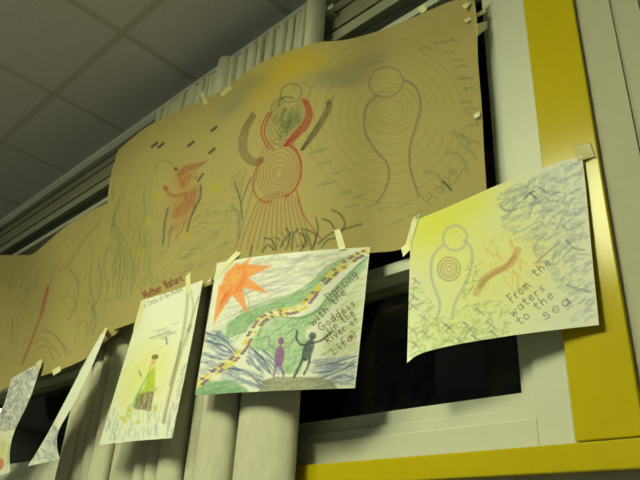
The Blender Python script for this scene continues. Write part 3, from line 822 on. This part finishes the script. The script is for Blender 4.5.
# ---- drawing with the outlined figure, on the casing
def draw_sea():
    c = Canvas(400, 145, 606, 372, 4, WHITE, 0.06)
    c.smudge((430, 225), 45, 40, -25, (226, 226, 50), 0.85)
    c.smudge((465, 205), 50, 22, -22, (226, 228, 60), 0.75)
    c.smudge((470, 270), 60, 60, 0, (232, 232, 120), 0.6)
    c.smudge((520, 260), 50, 60, 0, (234, 232, 130), 0.55)
    c.smudge((440, 330), 60, 30, -10, (214, 222, 130), 0.5)
    # blue grey sea at the upper right
    sea = [(496, 196), (520, 180), (582, 158), (597, 322), (572, 322), (556, 285), (530, 250), (502, 226)]
    c.hatch(sea, (150, 158, 182), -32, 260, 13, 2.1, 0.32, 20, 8)
    c.hatch(sea, (126, 134, 170), -25, 80, 9, 1.8, 0.28, 25, 8)
    c.hatch([(500, 190), (530, 178), (560, 170), (565, 215), (520, 214)], (118, 126, 166), -20, 40, 11, 2.0, 0.32, 22)
    for a in ([(524, 199), (530, 193), (534, 191)], [(530, 193), (536, 198)]): c.line(a, (52, 46, 84), 1.6, 0.85)
    for a in ([(500, 205), (506, 211), (516, 209)], [(540, 188), (550, 194), (560, 192)], [(562, 225), (568, 230), (574, 227)], [(566, 240), (574, 248), (584, 250)], [(536, 263), (548, 252), (560, 242)], [(566, 285), (576, 288), (590, 292)]):
        c.line(a, (96, 100, 150), 1.8, 0.55)
    # outlined figure
    LV = (186, 178, 188)
    c.ell((455, 238), 12, 12.5, 15, LV, 2.3, 0.7)
    c.line([(443, 245), (434, 254), (431, 266), (432, 280), (437, 294), (440, 306), (436, 320)], LV, 2.5, 0.7)
    c.line([(464, 240), (471, 248), (472, 262), (468, 278), (461, 291), (455, 303), (452, 318)], LV, 2.5, 0.7)
    for r in (2.5, 5.5, 8.2, 11.2): c.ell((449, 269), r*1.0, r*1.05, 0, (132, 84, 104) if r > 6 else (168, 124, 116), 1.4, 0.6)
    # serpent and warm glow
    c.hatch([(480, 232), (520, 225), (545, 262), (530, 292), (492, 298), (480, 280)], (226, 172, 70), 70, 60, 13, 1.2, 0.38, 25, 10)
    c.line([(476, 293), (484, 280), (497, 271), (510, 264), (518, 250)], (204, 140, 96), 7.0, 0.5)
    c.line([(480, 287), (490, 276), (504, 268), (515, 256)], (190, 108, 76), 3.5, 0.45)
    c.smudge((482, 282), 5, 9, 20, (150, 160, 90), 0.35)
    # greenery with purple marks along the bottom
    low = [(411, 278), (430, 300), (440, 318), (475, 300), (510, 300), (510, 336), (470, 342), (410, 360), (408, 320)]
    c.hatch(low, (160, 178, 104), -35, 130, 10, 1.9, 0.36, 30, 10)
    c.hatch([(465, 262), (482, 258), (480, 290), (462, 300)], (140, 160, 100), -40, 22, 9, 1.2, 0.45, 30)
    c.hatch(low, (176, 184, 90), 40, 60, 8, 1.2, 0.4, 30)
    for x, y in ((416, 281), (414, 297), (413, 306), (413, 330), (425, 334), (446, 325), (449, 328), (467, 325), (470, 330), (491, 325), (460, 341), (424, 318), (480, 312), (494, 334), (416, 345), (476, 338)):
        c.line([(x-4, y-3), (x, y), (x+4, y+3)], (112, 100, 132), 1.5, 0.5); c.line([(x-3, y+3.0), (x, y), (x+rng.normal()*3, y-3)], (112, 100, 132), 1.3, 0.4)
    T = (86, 78, 100)
    for t, p, q, h in (('From', (512, 303), (532, 285), 9), ('the', (536, 277), (553, 262), 8), ('waters', (513, 317), (547, 288), 8.5), ('to the', (520, 325), (556, 295), 8.5), ('sea', (545, 320), (574, 301), 10)):
        c.text(t, p, q, h, T, 1.1, 0.75)
    return c
def sea_depth(px, py, u, v):
    top = -0.020-0.060*np.clip(1-u*1.05, 0, 1)**1.3
    return top-0.010*v-0.04*np.clip(v-0.6, 0, 1)**2*4*(1-u)**2-0.006*np.sin(u*math.pi)*v
sea = sheet('crayon_drawing', draw_sea(), M['paper'], [(411, 222), (450, 206), (500, 184), (545, 167), (582, 155)],
      [(407, 363), (416, 356), (432, 350), (470, 342), (530, 333), (599, 325)],
      [(411, 222), (409, 290), (407, 363)], [(582, 155), (586, 190), (592, 255), (599, 325)], sea_depth, 0.5,
      'yellow-tinted crayon drawing with outlined figure and spiral, taped to the yellow casing', 'drawing', DRG)
tape(sea, [(573, 147), (590, 142), (596, 157), (578, 161)], (-.0145, -.0145, -.0145, -.0225), 'tape_clear')
tape(sea, [(413, 218), (420, 213), (412, 240), (405, 246)])
tape(sea, [(401, 248), (411, 240), (411, 249), (403, 257)])

# ---- narrow white drawing
def draw_lady():
    c = Canvas(92, 270, 210, 452, 4, WHITE, 0.06)
    c.smudge((150, 372), 26, 40, 15, (226, 224, 110), 0.6)
    c.smudge((128, 390), 14, 26, 15, (222, 222, 130), 0.45)
    c.hatch([(125, 350), (170, 335), (165, 400), (112, 412)], (220, 216, 110), -40, 60, 16, 1.1, 0.35, 12)
    c.hatch([(108, 408), (176, 400), (172, 438), (102, 443)], (140, 152, 176), 100, 80, 14, 1.0, 0.42, 10, 10)
    c.hatch([(152, 330), (178, 322), (176, 336), (148, 344)], (150, 150, 166), -15, 14, 12, 1.1, 0.4)
    c.line([(150, 338), (160, 335), (170, 331)], (120, 122, 140), 1.3, 0.5)
    c.line([(166, 338), (167, 344)], (70, 70, 120), 1.6, 0.75); c.line([(139, 371), (141, 376)], (80, 84, 110), 1.5, 0.7)
    c.disc((155, 357), 3.6, 2.6, -20, (110, 62, 42), 0.85); c.disc((153.5, 362), 2.2, 3.2, 10, (222, 158, 130), 0.75)
    c.fill([(149, 372), (155, 366), (155, 388), (152, 393), (141, 396), (135, 408), (132, 406), (137, 394), (144, 388)], (176, 196, 40), 0.9, 1.0)
    c.line([(149, 373), (141, 388), (136, 398), (133, 406)], (88, 178, 140), 1.6, 0.75)
    c.line([(151, 364), (149, 374)], (220, 160, 120), 1.6, 0.6)
    bk = [(139, 394), (154, 391), (151, 411), (134, 409)]
    c.fill(bk, (140, 120, 96), 0.7); c.hatch(bk, (104, 84, 70), 100, 22, 11, 0.9, 0.6, 6)
    c.line([(153, 393), (157, 388)], (90, 84, 90), 1.2, 0.6)
    for x, y in ((122, 418), (128, 416), (138, 422), (155, 408), (130, 410), (125, 421)): c.disc((x, y), 2.5, 2.5, 0, (206, 206, 60), 0.75)
    # tree on the right
    c.line([(188, 282), (187, 305), (182, 340), (175, 372), (168, 400), (163, 422)], (168, 160, 110), 3.0, 0.6)
    c.line([(199, 296), (188, 330), (178, 365), (170, 395), (164, 424)], (150, 136, 104), 1.6, 0.6)
    c.line([(191, 290), (193, 312), (186, 345)], (186, 178, 110), 2.2, 0.5)
    c.line([(181, 342), (177, 360), (170, 385)], (130, 112, 96), 2.2, 0.6)
    c.line([(191, 325), (188, 331)], (80, 100, 150), 2.2, 0.6)
    c.hatch([(176, 385), (186, 350), (190, 352), (174, 428)], (150, 160, 170), 120, 20, 10, 1.0, 0.45)
    c.text('The Circle of the Mother', (141, 309), (184, 290), 4.5, (132, 132, 112), 0.8, 0.6)
    return c
lady = sheet('crayon_drawing', draw_lady(), M['paper'], [(143, 300), (172, 291), (203, 280)], [(99, 445), (135, 441), (172, 438)],
      [(143, 300), (124, 362), (99, 445)], [(203, 280), (190, 350), (172, 438)],
      lambda px, py, u, v: mural_depth(px, py)-0.012-0.010*np.sin(u*3.14)*v, 0.45,
      'narrow white crayon drawing with a small seated figure in a green dress', 'drawing', DRG)
tape(lady, [(185.5, 277), (190, 272), (191, 292), (186, 294)])
tape(lady, [(141, 301), (146, 298), (140, 325), (133, 330)])

# ---- twisted sheet, seen nearly edge-on
def draw_twist():
    c = Canvas(20, 325, 112, 475, 4, WHITE, 0.06)
    c.hatch([(30, 452), (50, 420), (58, 430), (58, 460), (32, 464)], (140, 146, 172), 70, 70, 12, 1.1, 0.5, 25, 10)
    c.hatch([(40, 440), (58, 405), (62, 415), (50, 450)], (196, 176, 168), 60, 20, 10, 1.0, 0.4, 20)
    c.line([(58, 430), (54, 445)], (70, 90, 170), 1.6, 0.6)
    return c
twist = sheet('crayon_drawing', draw_twist(), M['paper'], [(101, 334), (107, 330)], [(28, 466), (42, 463), (60, 459)],
      [(101, 334), (84, 364), (64, 403), (45, 438), (28, 466)], [(107, 330), (92, 366), (73, 405), (59, 430), (57, 446), (60, 459)],
      lambda px, py, u, v: -0.140-0.10*u*(1-0.6*v)-0.02*v, 0.45,
      'white drawing curled nearly edge-on, hanging between the dark panes', 'drawing', DRG)
tape(twist, [(103, 331), (106, 327), (108, 330), (105, 336)])

# ---- greyish drawing at the left edge
def draw_grey():
    c = Canvas(-50, 355, 48, 484, 4, WHITE, 0.06)
    top = [(12, 378), (42, 362), (30, 402), (18, 428), (-30, 440), (-12, 420)]
    c.hatch(top, (134, 134, 164), 115, 170, 9, 1.5, 0.4, 50, 10)
    c.hatch(top, (150, 150, 172), 60, 90, 9, 1.4, 0.4, 50, 8)
    c.smudge((2, 450), 12, 16, 0, (224, 206, 90), 0.65)
    c.hatch([(-10, 440), (12, 436), (10, 470), (-16, 474)], (150, 186, 160), 100, 30, 9, 1.0, 0.4, 30)
    c.disc((0, 464), 4, 6, 10, (206, 70, 60), 0.7)
    c.disc((4, 412), 3, 2.5, 0, (140, 88, 120), 0.55)
    c.line([(9, 445), (8, 462)], (90, 150, 160), 1.4, 0.5)
    return c
grey = sheet('crayon_drawing', draw_grey(), M['paper'], [(11, 379), (26, 370), (42, 362)], [(-32, 484), (-12, 479), (10, 472)],
      [(11, 379), (3, 407), (-14, 440), (-32, 484)], [(42, 362), (30, 398), (15, 430), (10, 450), (10, 472)],
      lambda px, py, u, v: -0.143-0.03*np.sin(u*1.6)*v+0*px, 0.45,
      'drawing with grey-violet scribbles at the left end of the row', 'drawing', DRG)
tape(grey, [(36, 363), (41, 359), (44, 365), (39, 369)])
